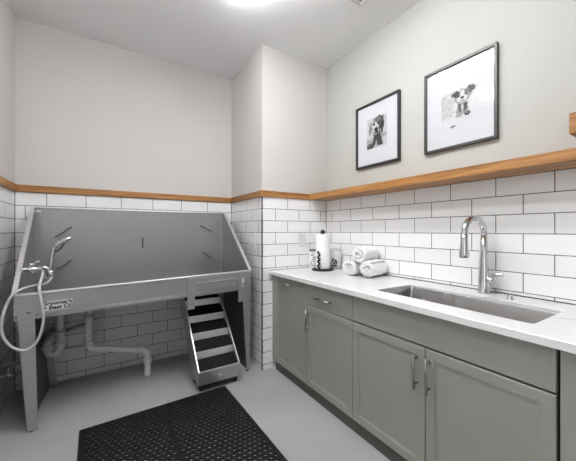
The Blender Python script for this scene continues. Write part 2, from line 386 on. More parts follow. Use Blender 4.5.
def text_mesh(body, size, offset, mkey, y, x, z, name, parent, depth=0.0004, shear=0.0, xs=1.0):
    cu = bpy.data.curves.new('lettering', 'FONT'); cu.body = body; cu.size = size; cu.offset = offset; cu.extrude = depth; cu.shear = shear
    cu.space_line = 0.82; cu.resolution_u = 3; cu.align_x = 'CENTER'
    o = bpy.data.objects.new('lettering', cu); COL.objects.link(o)
    bpy.context.view_layer.update()
    me = bpy.data.meshes.new_from_object(o.evaluated_get(bpy.context.evaluated_depsgraph_get()))
    bpy.data.objects.remove(o); bpy.data.curves.remove(cu)
    me.transform(Matrix.Translation((x, y, z)) @ Matrix.Rotation(PI / 2, 4, 'X') @ Matrix.Diagonal((xs, 1, 1, 1)))
    me.materials.clear(); me.materials.append(M[mkey]); me.name = name
    ob = bpy.data.objects.new(name, me); COL.objects.link(ob)
    ob.parent = parent; off = Vector(parent.location); q = parent.parent
    while q is not None: off += Vector(q.location); q = q.parent
    ob.location = -off
    return ob
# two-line maker's decal
bk = MB()
def blob2(mb, x, z, w_, h_, y, r=0.01):
    pts = []
    for cx, cz, a0 in ((w_ / 2 - r, h_ / 2 - r, 0), (-w_ / 2 + r, h_ / 2 - r, 90), (-w_ / 2 + r, -h_ / 2 + r, 180), (w_ / 2 - r, -h_ / 2 + r, 270)):
        for k in range(5):
            a = math.radians(a0 + k * 22.5); pts.append((x + cx + r * math.cos(a), y, z + cz + r * math.sin(a)))
    mb.prism(pts, (0, .0006, 0))
blob2(bk, -.233, .787, .150, .030, TY - .0068); blob2(bk, -.236, .759, .118, .032, TY - .0068)
dec = bk.build('maker_decal', 'sticker_white', ap); dec['label'] = 'black two-line lettering on a white outline'
text_mesh("Groomer's", .031, .0011, 'sticker_black', TY - .0074, -.233, .779, 'lettering', t, .0003, .12, 1.02)
text_mesh("\u2022 Best \u00ae", .035, .0013, 'sticker_black', TY - .0074, -.236, .749, 'lettering', t, .0003, .12, 1.0)

seen = set()
def settle(o):
    if o.type == 'MESH' and o.data not in seen:
        seen.add(o.data)
        off = Vector(o.location); q = o.parent
        while q is not None: off += Vector(q.location); q = q.parent
        for v in o.data.vertices:
            c = v.co + off; wx = min(1, max(0, (c.x - TL) / (TR - TL))); wy = min(1, max(0, (TYB - c.y) / (TYB - TY))); wz = min(1, max(0, c.z / .80))
            v.co.z += (-.027 + .033 * wx) * wy * wz ** 2; v.co.y += -.022 * (1 - wx) * wy * wz ** 2
    for ch in o.children: settle(ch)
settle(t)

# ------------------------------------------------------------------ spray faucet on the tub's left side
fy = 2.43
t = thing('spray_faucet', 'chrome mixer, hand sprayer and looped grey hose on the left side of the tub', 'faucet', (-.44, fy, .95))
b = MB(); b.lathe((-.452, fy, .952), [(.024, 0), (.024, .008), (.016, .012), (.016, .05), (.019, .055), (.019, .085), (.015, .09), (.015, .118)], 'X', 16)
b.lathe((-.452, fy + .05, .945), [(.022, 0), (.022, .008), (.011, .012), (.011, .06)], 'X', 14)
b.sweep(smooth_path([(-.40, fy + .05, .945), (-.38, fy + .03, .947), (-.365, fy, .951)], 5), .010, 10)
b.sweep(smooth_path([(-.345, fy, .952), (-.32, fy, .962), (-.30, fy, .948), (-.285, fy, .928)], 5), [.011] * 16, 10)
b.build('body', 'chrome', t)
h = MB(); h.sweep([(-.385, fy, .965), (-.382, fy - .004, .985)], .007, 10); h.sweep(smooth_path([(-.395, fy, .985), (-.37, fy, .99), (-.338, fy - .01, 1.004)], 5), [.009] * 10 + [.006], 8)
h.build('handle', 'chrome', t)
MB().sweep([(-.43, fy - .012, .962), (-.43, fy - .016, .995)], .005, 8).build('handle', 'chrome', t)
k = MB(); k.lathe((-.287, fy, .918), [(.010, -.02), (.019, -.014), (.021, .0), (.019, .018), (.012, .024)], 'Z', 14); k.sweep([(-.315, fy, .94), (-.287, fy, .925)], .008, 8)
k.build('sprayer_holder', 'chrome', t)
sp = MB(); sp.sweep(smooth_path([(-.29, fy, .935), (-.282, fy, .99), (-.272, fy, 1.065), (-.255, fy, 1.105), (-.235, fy, 1.118)], 6), [.008, .0085] + [.0105] * 16 + [.014] * 7, 10)
sp.sweep([(-.262, fy, 1.09), (-.235, fy, 1.118), (-.215, fy, 1.13), (-.20, fy, 1.142), (-.178, fy, 1.156)], [.014, .02, .021, .014, .012], 12)
s = sp.build('sprayer', 'chrome', t)
MB().sweep(smooth_path([(-.262, fy - .012, 1.06), (-.24, fy - .03, 1.075), (-.215, fy - .02, 1.108)], 5), .005, 8).build('trigger', 'black', s)
MB().sweep(smooth_path([(-.285, fy, .90), (-.286, fy - .02, .885), (-.300, 2.36, .868), (-.33, 2.29, .872), (-.378, 2.215, .870), (-.424, 2.185, .842), (-.457, 2.175, .754), (-.465, 2.175, .646), (-.429, 2.175, .562), (-.367, 2.175, .526), (-.315, 2.175, .572), (-.290, 2.175, .682), (-.300, 2.175, .80), (-.312, 2.20, .872), (-.318, 2.33, .91), (-.325, fy - .01, .94)], 7), .0077, 10).build('hose', 'hose', t)
MB().sweep(smooth_path([(-.345, fy, .95), (-.315, fy, .91), (-.302, fy, .875), (-.315, fy, .865)], 5), .007, 8).build('hose_nut', 'chrome', t)

# ------------------------------------------------------------------ steps pulled out from under the tub
SX0, SX1 = .592, .913
t = thing('dog_steps', 'low rolling steel steps with black grip treads pulled out from under the tub', 'steps', ((SX0 + SX1) / 2, 2.35, 0))
lip = [(2.16 + .109 * k, .152 + .110 * k) for k in range(5)]
poly = [(2.16, .055), (2.16, .152), (2.596, .592), (2.70, .592), (2.70, .54), (2.36, .055)]
for x in (SX0, SX1 - .005):
    s = MB().prism([(x, y, z) for y, z in poly], (.005, 0, 0)).build('side_stringer', 'steel_front', t)
    d = Vector((0, .436, .44)).normalized(); n_ = Vector((0, -d.z, d.y)); p0, p1 = Vector((x - .002, 2.16, .152)), Vector((x - .002, 2.596, .592))
    MB().prism([p0, p0 + n_ * .006, p1 + n_ * .006, p1], (.010, 0, 0)).build('edge', 'steel_bright', s)
for k in range(4):
    (y0, z0), (y1, z1) = lip[k], lip[k + 1]; zr = z1 - .060
    MB().prism([(SX0 + .009, y0 + .004, z0 - .006), (SX0 + .009, y0 + .004, z0 + .002), (SX0 + .009, y1, zr + .004), (SX0 + .009, y1, zr - .004)], (SX1 - SX0 - .018, 0, 0)).build('tread', 'grip', t)
    MB().box(SX0 + .006, SX1 - .006, y1, y1 + .004, zr - .006, z1, .001).build('riser', 'steel_bright', t)
(y0, z0) = lip[4]
MB().prism([(SX0 + .009, y0 + .004, z0 - .006), (SX0 + .009, y0 + .004, z0 + .001), (SX0 + .009, 2.70, z0 + .04), (SX0 + .009, 2.70, z0 + .03)], (SX1 - SX0 - .018, 0, 0)).build('tread', 'grip', t)
fp = MB().box(SX0, SX1, 2.152, 2.16, .055, .150, .001).build('front_panel', 'steel_front', t)
MB().box(SX0 - .002, SX1 + .002, 2.148, 2.166, .148, .155, .002).build('front_lip', 'steel_bright', t)
st = MB(); pts = []
cx, cz = .752, .103
for k in range(10):
    r = .020 if k % 2 == 0 else .009; a = PI / 2 + k * PI / 5; pts.append((cx + r * math.cos(a), 2.1515, cz + r * math.sin(a)))
st.prism(pts, (0, -.002, 0)); st.ball((cx, 2.150, cz), .006, 1, .4, 1, 10); st.build('emblem', 'steel_bright', fp)
MB().box(SX0 + .02, SX1 - .02, 2.158, 2.36, .036, .056).build('axle_plate', 'black', t)
for x in (SX0 + .022, SX1 - .022):
    for y in (2.19, 2.33):
        c = MB(); c.box(x - .013, x - .010, y - .012, y + .012, .02, .048); c.box(x + .010, x + .013, y - .012, y + .012, .02, .048); c.box(x - .013, x + .013, y - .012, y + .012, .044, .050)
        cc = c.build('caster', 'black', t)
        MB().lathe((x - .009, y, .022), [(.019, 0), (.022, .003), (.022, .015), (.019, .018)], 'X', 16).build('wheel', 'black', cc)

# ------------------------------------------------------------------ pipes under the tub, shut-off valves
def fit(mb, p, r, h, ax='Z'): mb.lathe(p, [(r, 0), (r, h)], ax, 16)
t = thing('drain_pipe', 'white plastic drain pipe with looped trap under the left of the tub', 'pipe', (-.27, 2.70, .3))
p = MB(); p.sweep([(-.268, 2.70, .699), (-.268, 2.70, .46)], .0255, 14)
p.build('tailpiece', 'pvc', t)
p = MB(); p.sweep(smooth_path([(-.268, 2.70, .47), (-.268, 2.70, .37), (-.276, 2.70, .318), (-.304, 2.70, .300), (-.334, 2.70, .318), (-.342, 2.70, .355), (-.341, 2.71, .385), (-.335, 2.76, .415), (-.33, 2.85, .42), (-.33, YB - .001, .42)], 6), .0255, 14)
p.build('trap', 'pvc', t)
p = MB(); fit(p, (-.268, 2.70, .44), .035, .03); p.build('slip_nut', 'pvc', t)
p = MB(); fit(p, (-.268, 2.70, .355), .034, .03); p.build('slip_nut', 'pvc', t)
p = MB(); fit(p, (-.342, 2.703, .345), .034, .025); p.build('slip_nut', 'pvc', t)
t = thing('waste_pipe', 'white plastic waste pipe running sideways then down to the floor beneath the tub', 'pipe', (.31, 2.66, 0))
p = MB(); p.sweep(smooth_path([(-.092, 2.70, .699), (-.092, 2.70, .45), (-.092, 2.70, .345), (-.082, 2.70, .305), (-.05, 2.70, .288), (.08, 2.69, .262), (.24, 2.67, .228), (.285, 2.665, .215), (.308, 2.66, .185), (.312, 2.66, .14), (.312, 2.66, .0)], 7), .0255, 14)
p.build('pipe_run', 'pvc', t)
p = MB(); fit(p, (-.092, 2.70, .33), .034, .03); p.build('coupling', 'pvc', t)
p = MB(); fit(p, (-.092, 2.70, .50), .034, .05); p.build('coupling', 'pvc', t)
p = MB(); fit(p, (.312, 2.66, .11), .034, .035); p.build('coupling', 'pvc', t)
p = MB(); fit(p, (.22, 2.672, .232), .034, .03, 'X'); p.build('coupling', 'pvc', t)
MB().sweep([(-.092, 2.70, .50), (-.17, 2.70, .475), (-.229, 2.70, .457)], .014, 12).build('branch_pipe', 'pvc_grey', t)
for i, (y, z, lb) in enumerate(((2.56, .330, 'upper chrome shut-off valve on the left wall beside the tub leg'), (2.50, .285, 'lower chrome shut-off valve on the left wall beside the tub leg'))):
    t = thing('shutoff_valve', lb, 'valve', (XL, y, z))
    b = MB(); b.lathe((XL, y, z), [(.028, 0), (.028, .004), (.01, .007), (.009, .04), (.013, .042), (.013, .072), (.008, .076), (.008, .10)], 'X', 14); b.sweep([(XL + .052, y, z), (XL + .052, y + .01, z + .04)], .006, 8); b.build('body', 'nickel', t)
    MB().lathe((XL + .10, y, z), [(.008, 0), (.016, .002), (.016, .010), (.006, .014)], 'X', 12, 0.55).build('handle', 'chrome', t)

# ------------------------------------------------------------------ rubber mat
def rubber_mat():
    x0, x1, y0, y1, th = -.118, .800, .60, 2.150, .009
    bd = .022; bm = MB(); P = .0315; mid = (x0 + x1) / 2; strip = .016
    def cell(cx, cy, px, py):
        o = [(-1, -1), (0, -1), (1, -1), (1, 0), (1, 1), (0, 1), (-1, 1), (-1, 0)]; r = .0096
        O = [(cx + a * px / 2, cy + b * py / 2, th) for a, b in o]
        I = [(cx + r * math.cos(math.radians(225 + 45 * k)), cy + r * math.sin(math.radians(225 + 45 * k))) for k in range(8)]
        R = [(cx + (r + .003) * math.cos(math.radians(225 + 45 * k)), cy + (r + .003) * math.sin(math.radians(225 + 45 * k))) for k in range(8)]
        vo = [bm.bm.verts.new(q) for q in O]; vr = [bm.bm.verts.new((*q, th + .002)) for q in R]
        vi = [bm.bm.verts.new((*q, th + .001)) for q in I]; vb = [bm.bm.verts.new((*q, .0005)) for q in I]
        for k in range(8):
            j = (k + 1) % 8
            for A, B in ((vo, vr), (vr, vi), (vi, vb)): bm.bm.faces.new((A[k], A[j], B[j], B[k]))
    for xa, xb in ((x0 + bd, mid - strip / 2), (mid + strip / 2, x1 - bd)):
        nx = round((xb - xa) / P); ny = round((y1 - y0 - 2 * bd) / P); px = (xb - xa) / nx; py = (y1 - y0 - 2 * bd) / ny
        for j in range(ny):
            sh = .5 if j % 2 else 0; ya = y0 + bd + j * py
            for i in range(nx - (1 if sh else 0)): cell(xa + (i + .5 + sh) * px, ya + .5 * py, px, py)
            if sh:
                for q0, q1 in ((xa, xa + px / 2), (xb - px / 2, xb)): bm.face([(q0, ya, th), (q1, ya, th), (q1, ya + py, th), (q0, ya + py, th)])
    bm.box(mid - strip / 2, mid + strip / 2, y0 + bd, y1 - bd, .0005, th)
    for (a, b) in (((x0, y0), (x1, y0)), ((x1, y0), (x1, y1)), ((x1, y1), (x0, y1)), ((x0, y1), (x0, y0))):
        d = Vector((b[0] - a[0], b[1] - a[1], 0)).normalized(); n_ = Vector((-d.y, d.x, 0)); A = Vector((*a, 0)); B = Vector((*b, 0))
        for q in ([A, B, B + n_ * .012 - d * .012 + Vector((0, 0, th)), A + n_ * .012 + d * .012 + Vector((0, 0, th))],
                  [A + n_ * .012 + d * .012 + Vector((0, 0, th)), B + n_ * .012 - d * .012 + Vector((0, 0, th)), B + n_ * bd - d * bd + Vector((0, 0, th)), A + n_ * bd + d * bd + Vector((0, 0, th))]):
            bm.face(q)
    o = bm.build('rubber_mat', 'rubber', centre=True); o.rotation_euler = (0, 0, math.radians(1.1)); o.location.x += .012; o.location.y += .004
    return tag(o, 'black perforated rubber floor mat lying in front of the steps', 'floor mat')
rubber_mat()

# ------------------------------------------------------------------ base cabinets
XD, XCF, XT = 1.250, 1.270, 1.266       # door face, carcass face, toe kick face
def shaker(y0, y1, z0, z1, name, parent, fw=.043, flat=False):
    m = MB(); b = m.bm
    def ring(i, x): return [b.verts.new((x, y, z)) for y, z in ((y0 + i, z0 + i), (y1 - i, z0 + i), (y1 - i, z1 - i), (y0 + i, z1 - i))]
    prof = [(0, XCF - .001), (0, XD + .002), (.002, XD)]
    if not flat: prof += [(fw, XD), (fw + .001, XD + .0030), (fw + .007, XD + .0030), (fw + .0085, XD + .0060)]
    rs = [ring(i, x) for i, x in prof]
    for A, B in zip(rs, rs[1:]):
        for k in range(4): b.faces.new((A[k], A[(k + 1) % 4], B[(k + 1) % 4], B[k]))
    b.faces.new(rs[-1]); b.faces.new(rs[0][::-1])
    return m.build(name, 'cab', parent)
def pull(p, q, parent):
    """bar pull from p to q on a door face"""
    p, q = Vector(p), Vector(q); d = (q - p).normalized(); m = MB(); o = Vector((XD - .030, 0, 0)); P = Vector((XD - .030, p.y, p.z)); Q = Vector((XD - .030, q.y, q.z))
    m.sweep([P, Q], .006, 12)
    for a in (P + d * .022, Q - d * .022): m.sweep([a, Vector((XD, a.y, a.z))], .0045, 10)
    return m.build('handle', 'nickel', parent)
def carcass(y0, y1, label, name, top=True):
    t = thing(name, label, 'base cabinet', (1.56, (y0 + y1) / 2, 0))
    c = MB(); w_ = .016
    c.box(XCF, XW - .012, y0 + .0008, y0 + w_, .07, ZC - .032); c.box(XCF, XW - .012, y1 - w_, y1 - .0008, .07, ZC - .032)
    c.box(XCF, XW - .012, y0 + w_, y1 - w_, .07, .086); c.box(XW - .012, XW - .003, y0 + w_, y1 - w_, .086, ZC - .032); c.box(XCF, XCF + .014, y0 + w_, y1 - w_, .60 if not top else .645, ZC - .032)
    c.build('carcass', 'gap', t)
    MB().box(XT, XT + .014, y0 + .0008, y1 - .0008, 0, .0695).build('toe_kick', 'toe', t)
    return t
G = .0018
zd0, zd1, zs = .080, ZC - .034, .664
Y0, Y1, Y2, Y3, Y4 = YC - .045, 1.722, 1.256, .330, -.30
t = thing('pull_out_cabinet', 'grey green base cabinet with one tall pull-out front beside the tiled corner', 'base cabinet', (1.56, (Y0 + Y1) / 2, 0))
bpy.data.objects.remove(t)
t = carcass(Y1, Y0, 'grey green base cabinet with one tall pull-out front beside the tiled corner', 'base_cabinet')
dr = shaker(Y1 + G, Y0 - .002, zd0, zd1, 'door', t); pull((0, 1.905, .770), (0, 2.078, .770), dr)
MB().box(XD + .004, XD + .016, Y0, YC - .002, zd0, zd1).build('filler_strip', 'cab', t)
t = carcass(Y2, Y1, 'grey green base cabinet with a drawer over a single door, between pull-out and sink cabinets', 'base_cabinet')
dr = shaker(Y2 + G, Y1 - G, zs + G, zd1, 'drawer', t, flat=True); pull((0, 1.43, .733), (0, 1.605, .733), dr)
dr = shaker(Y2 + G, Y1 - G, zd0, zs - .004, 'door', t); pull((0, 1.690, .482), (0, 1.690, .632), dr)
t = carcass(Y3, Y2, 'wide grey green sink base cabinet with two doors under a plain false front', 'sink_cabinet', False)
shaker(Y3 + .004, Y2 - G, zs + .003, zd1, 'false_front', t, flat=True)
ym = .793
dr = shaker(ym + G, Y2 - G, zd0, zs - .006, 'door', t); pull((0, .833, .462), (0, .833, .626), dr)
dr = shaker(Y3 + .004, ym - G, zd0, zs - .006, 'door', t); pull((0, .770, .462), (0, .770, .626), dr)
t = carcass(Y4, Y3, 'plain grey green cabinet front at the right edge of the picture beyond the sink doors', 'base_cabinet')
shaker(Y4 + .002, Y3 - .006, zd0, zd1, 'door', t, flat=True)

# ------------------------------------------------------------------ worktop, sink, tap
def rrect(x0, x1, y0, y1, r, n=5):
    out = []
    for cx, cy, a0 in ((x1 - r, y1 - r, 0), (x0 + r, y1 - r, 90), (x0 + r, y0 + r, 180), (x1 - r, y0 + r, 270)):
        for k in range(n + 1):
            a = math.radians(a0 + 90 * k / n); out.append((cx + r * math.cos(a), cy + r * math.sin(a)))
    return out
HX0, HX1, HY0, HY1 = 1.350, 1.668, .424, 1.160
ct = MB(); b = ct.bm; th = .03
def loop(pts, z):
    vs = [b.verts.new((x, y, z)) for x, y in pts]; return vs, [b.edges.new((vs[i], vs[(i + 1) % len(vs)])) for i in range(len(vs))]
e3 = .0025
outer = [(1.220, Y4), (XW - .0005, Y4), (XW - .0005, YC - .0005), (1.220, YC - .0005)]
outin = [(1.220 + e3, Y4 + e3), (XW - .0005, Y4 + e3), (XW - .0005, YC - .0005), (1.220 + e3, YC - .0005)]
hole = rrect(HX0, HX1, HY0, HY1, .018)
vo, eo = loop(outin, ZC); vh, eh = loop(hole, ZC)
bmesh.ops.triangle_fill(b, edges=eo + eh, use_beauty=True)
vo2, eo2 = loop(outer, ZC - th); vh2, eh2 = loop(hole, ZC - th)
bmesh.ops.triangle_fill(b, edges=eo2 + eh2, use_beauty=True)
vm = [b.verts.new((x, y, ZC - e3)) for x, y in outer]
for i in range(4):
    j = (i + 1) % 4; b.faces.new((vo[i], vo[j], vm[j], vm[i])); b.faces.new((vm[i], vm[j], vo2[j], vo2[i]))
for i in range(len(vh)):
    j = (i + 1) % len(vh); b.faces.new((vh[i], vh[j], vh2[j], vh2[i]))
ctop = tag(ct.build('countertop', 'quartz', centre=True), 'long white quartz worktop with a sink cut-out along the right wall', 'worktop')
vn = MB(); pv = smooth_path([(1.50, .425, ZC), (1.535, .395, ZC), (1.56, .352, ZC), (1.59, .325, ZC), (1.60, .285, ZC)], 6)
for i in range(len(pv) - 1):
    a, c = pv[i], pv[i + 1]; wv = .0012 + .0028 * math.sin(PI * i / len(pv)) ** 2
    d = (c - a).normalized(); n_ = Vector((-d.y, d.x, 0)) * wv; up = Vector((0, 0, .0003))
    vn.face([a - n_ + up, c - n_ + up, c + n_ + up, a + n_ + up])
vv = vn.build('vein', 'vein'); off = Vector(ctop.location); vv.parent = ctop; vv.location = -off; vv['label'] = 'short grey vein in the white quartz'

t = thing('sink', 'rectangular stainless steel undermount sink let into the white worktop', 'sink', ((HX0 + HX1) / 2, (HY0 + HY1) / 2, .62))
s = MB(); b = s.bm; zt_, zb_ = ZC - .031, .625; rings = []
for inset, z, r in ((.0045, ZC - .013, .018), (.0065, ZC - .011, .018), (.0085, ZC - .014, .018), (.010, zb_ + .02, .018), (.016, zb_ + .005, .02), (.03, zb_, .02)):
    rings.append([b.verts.new((x, y, z)) for x, y in rrect(HX0 - .004 + inset, HX1 + .004 - inset, HY0 - .004 + inset, HY1 + .004 - inset, r)])
for A, B in zip(rings, rings[1:]):
    for i in range(len(A)):
        j = (i + 1) % len(A); f = b.faces.new((A[i], A[j], B[j], B[i])); f.smooth = True
b.faces.new(rings[-1]); s.build('bowl', 'bowl', t)
MB().lathe((1.56, .80, zb_), [(.045, .0005), (.045, .003), (.036, .003), (.034, .001)], n=20).build('drain', 'chrome', t)

fx, fyy = 1.798, .788
t = thing('kitchen_faucet', 'chrome gooseneck faucet with pull-down spray head standing behind the sink', 'faucet', (fx, fyy, ZC))
MB().lathe((fx, fyy, ZC), [(.032, 0), (.032, .006), (.028, .010), (.027, .07), (.024, .14), (.0185, .23), (.0158, .325)], n=20).build('body', 'chrome', t)
arc = [(fx, fyy, ZC + .32), (fx, fyy, ZC + .335)]
R_ = .104
for k in range(1, 11):
    a = PI * k / 11; arc.append((fx - R_ + R_ * math.cos(a), fyy, ZC + .335 + R_ * .76 * math.sin(a)))
arc += [(fx - 2 * R_ - .004, fyy, ZC + .320)]
MB().sweep(smooth_path(arc, 3), .0155, 14).build('spout', 'chrome', t)
hx = fx - 2 * R_ - .004
MB().lathe((hx, fyy, ZC), [(.0165, .330), (.0175, .30), (.0205, .26), (.024, .225), (.024, .208), (.019, .206)][::-1], n=18).build('spray_head', 'chrome', t)
h = MB(); h.lathe((fx, fyy - .050, ZC + .075), [(.017, 0), (.021, .004), (.021, .026), (.019, .034)], 'Y', 14)
h.sweep(smooth_path([(fx, fyy - .042, ZC + .070), (fx, fyy - .050, ZC + .096), (fx, fyy - .068, ZC + .108), (fx + .002, fyy - .092, ZC + .112)], 5), [.014] * 5 + [.013] * 6 + [.011] * 5, 10)
h.build('handle', 'chrome', t)
t = thing('disposal_switch', 'small round chrome push button on the worktop behind the sink, right of the faucet', 'button', (1.742, .642, ZC))
MB().lathe((1.742, .642, ZC), [(.019, 0), (.019, .004), (.015, .006)], n=18).build('base_ring', 'chrome', t)
MB().lathe((1.742, .642, ZC), [(.012, .006), (.012, .019), (.010, .021)], n=18).build('button', 'chrome', t)

# ------------------------------------------------------------------ things on the worktop
px, py = 1.632, 1.998
t = thing('paper_towel_holder', 'black paper towel holder with round base, ball knob and scalloped side arm on the worktop', 'paper towel holder', (px, py, ZC))
MB().lathe((px, py, ZC), [(.094, 0), (.096, .004), (.096, .014), (.090, .018)], n=36).build('base', 'black', t)
MB().sweep([(px, py, ZC + .015), (px, py, ZC + .33)], .006, 10).build('rod', 'black', t)
MB().ball((px, py, ZC + .335), .021).build('knob', 'black', t)
# scalloped upright arm standing on the base on the left of the roll
dirv = Vector((-.90, -.42, 0)).normalized(); c0 = Vector((px, py, 0)) + dirv * .080
arm = []
for k in range(49):
    z = ZC + .014 + k * .0032; s_ =   .0085 * math.sin(k * 2 * PI / 12)
    arm.append((c0.x - dirv.y * s_, c0.y + dirv.x * s_, z))
MB().sweep(arm, .0085, 8).build('side_arm', 'black', t)
r = MB(); r.lathe((px, py, ZC + .0185), [(.020, 0), (.0605, 0), (.062, .004), (.061, .292), (.0595, .296), (.020, .296)], n=40)
t = tag(r.build('paper_towel_roll', 'paper', centre=True), 'white roll of paper towels standing on the black holder', 'paper towels')
# white patterned canister behind, left of the roll
cx, cy = 1.662, 2.165
t = thing('treat_canister', 'small white canister with black markings and dark rim, left behind the paper towels', 'canister', (cx, cy, ZC))
MB().lathe((cx, cy, ZC), [(.042, 0), (.044, .004), (.044, .150), (.041, .154)], n=28).build('body', 'white', t)
MB().lathe((cx, cy, ZC + .154), [(.042, 0), (.0445, .003), (.0445, .016), (.040, .020)], n=24).build('lid', 'g2', t)
mk = MB(); random.seed(3)
for k in range(7):
    z = ZC + .022 + k * .018
    for a0 in (200, 225, 248, 272):
        if random.random() < .75:
            a = math.radians(a0 + random.uniform(-6, 6)); da = random.uniform(.10, .20); hh = random.uniform(.006, .013); rr = .0446
            mk.face([(cx + rr * math.cos(a - da), cy + rr * math.sin(a - da), z), (cx + rr * math.cos(a + da), cy + rr * math.sin(a + da), z), (cx + rr * math.cos(a + da), cy + rr * math.sin(a + da), z + hh), (cx + rr * math.cos(a - da), cy + rr * math.sin(a - da), z + hh)])
mk.build('marking', 'sticker_black', t)
# clear jar
jx, jy = 1.793, 2.015
t = thing('glass_jar', 'small clear glass jar with a black printed motif between paper towels and rolled towels', 'jar', (jx, jy, ZC))
j = MB(); j.lathe((jx, jy, ZC), [(.050, 0), (.053, .004), (.057, .18), (.058, .182)], n=28); j.build('body', 'jar_glass', t)
MB().lathe((jx, jy, ZC), [(.047, .003), (.0515, .15), (.03, .158)], n=24).build('contents', 'towel', t)
mk = MB()
def on_jar(a, z, w_, h_):
    rr = .0576
    A = [a - w_, a, a + w_]
    for p, q in zip(A, A[1:]): mk.face([(jx + rr * math.cos(p), jy + rr * math.sin(p), z), (jx + rr * math.cos(q), jy + rr * math.sin(q), z), (jx + rr * math.cos(q), jy + rr * math.sin(q), z + h_), (jx + rr * math.cos(p), jy + rr * math.sin(p), z + h_)])
am = math.radians(222)
for a, z, w_, h_ in ((-.25, .085, .16, .012), (-.30, .06, .09, .022), (.12, .066, .10, .02), (-.05, .045, .14, .014), (-.1, .026, .42, .010), (.26, .05, .08, .03)): on_jar(am + a, ZC + z, w_, h_)
mk.build('motif', 'sticker_black', t)

# rolled towels
def towel_mesh(seed):
    random.seed(seed); m = MB(); b = m.bm; L = .238; turns = 3.2; N = 110; r0, r1 = .006, .058; th = .0083
    ns = 14; grid = []
    ph = random.uniform(0, 6)
    for i in range(N + 1):
        f = i / N; a = ph + f * turns * 2 * PI; r = r0 + (r1 - r0) * f
        col = []
        for side in (-1, 1):
            rr = r + side * th * (1 if 0.02 < f < .985 else .4)
            row = []
            for k in range(ns + 1):
                g = k / ns; endr = min(g, 1 - g) * L
                sh = 1 - .10 * max(0, 1 - endr / .018) ** 2
                ww = rr * sh + .0012 * math.sin(9 * a + 5 * g) + .0016 * math.sin(3 * a + 14 * g + ph) + .0011 * math.sin(23 * g * 2 + 4 * a)
                x = (g - .5) * L + (.005 * math.sin(a * 1.3 + ph) + (.007 * math.sin(f * 11 + ph))) * (2 * g - 1)
                row.append(b.verts.new((x, ww * math.cos(a) * 1.10, ww * math.sin(a) * .97)))
            col.append(row)
        grid.append(col)
    def q(*v):
        f = b.faces.new(v); f.smooth = True
    for i in range(N):
        for s_ in (0, 1):
            for k in range(ns): q(grid[i][s_][k], grid[i][s_][k + 1], grid[i + 1][s_][k + 1], grid[i + 1][s_][k])
        for k in (0, ns): q(grid[i][0][k], grid[i][1][k], grid[i + 1][1][k], grid[i + 1][0][k])
    for i in (0, N):
        for k in range(ns): q(grid[i][0][k], grid[i][1][k], grid[i][1][k + 1], grid[i][0][k + 1])
    return m
def towel(seed, c, ang, tilt, label):
    o = towel_mesh(seed).build('rolled_towel', 'towel'); o.location = c; o.rotation_euler = (0, tilt, math.radians(ang))
    return tag(o, label, 'towel', 'rolled white towels by the wall')
towel(1, (1.729, 1.504, ZC + .064), 13, 0, 'rolled white towel in front, lower right of the stack of three')
towel(2, (1.709, 1.666, ZC + .064), 14, 0, 'rolled white towel at the back of the lower pair, mostly hidden')
towel(5, (1.727, 1.592, ZC + .168), 16, 0, 'rolled white towel lying on top of the other two')

# ------------------------------------------------------------------ pictures on the right wall
def picture(y0, y1, z0, z1, fkey, label, art, pr):
    """y1 is the edge nearer the corner (left in view)"""
    t = thing('framed_picture', label, 'picture', (XW, (y0 + y1) / 2, z0))
    fw = .016; xa, xb = XW - .026, XW - .001
    f = MB()
    f.box(xa, xb, y0, y1, z0, z0 + fw, .0015); f.box(xa, xb, y0, y1, z1 - fw, z1, .0015)
    f.box(xa, xb, y0, y0 + fw, z0 + fw, z1 - fw, .0015); f.box(xa, xb, y1 - fw, y1, z0 + fw, z1 - fw, .0015)
    f.build('frame', fkey, t)
    MB().box(XW - .012, XW - .003, y0 + fw, y1 - fw, z0 + fw, z1 - fw).build('mat_board', 'matboard', t)
    py0, py1, pz0, pz1 = pr; m = MB(); lay = [0]
    W_, H_ = py1 - py0, pz1 - pz0
    def P(u, v): return (XW - .0125 - .00006 * lay[0], py1 - u * W_, pz0 + v * H_)
    def poly(pts, g): lay[0] += 1; m.face([P(*p) for p in pts], g)
    def blob(u, v, ru, rv, g, rough=.0, n=22, rot=0):
        pts = []
        for k in range(n):
            a = 2 * PI * k / n; r = 1 + random.uniform(-rough, rough); x, y = ru * r * math.cos(a), rv * r * math.sin(a)
            c, s_ = math.cos(rot), math.sin(rot); pts.append((u + x * c - y * s_, v + x * s_ + y * c))
        poly(pts, g)
    art(poly, blob); m.build('photo_print', ['g%d' % i for i in range(7)], t)
    MB().box(XW - .0175, XW - .0160, y0 + fw, y1 - fw, z0 + fw, z1 - fw).build('glass', 'glass', t)
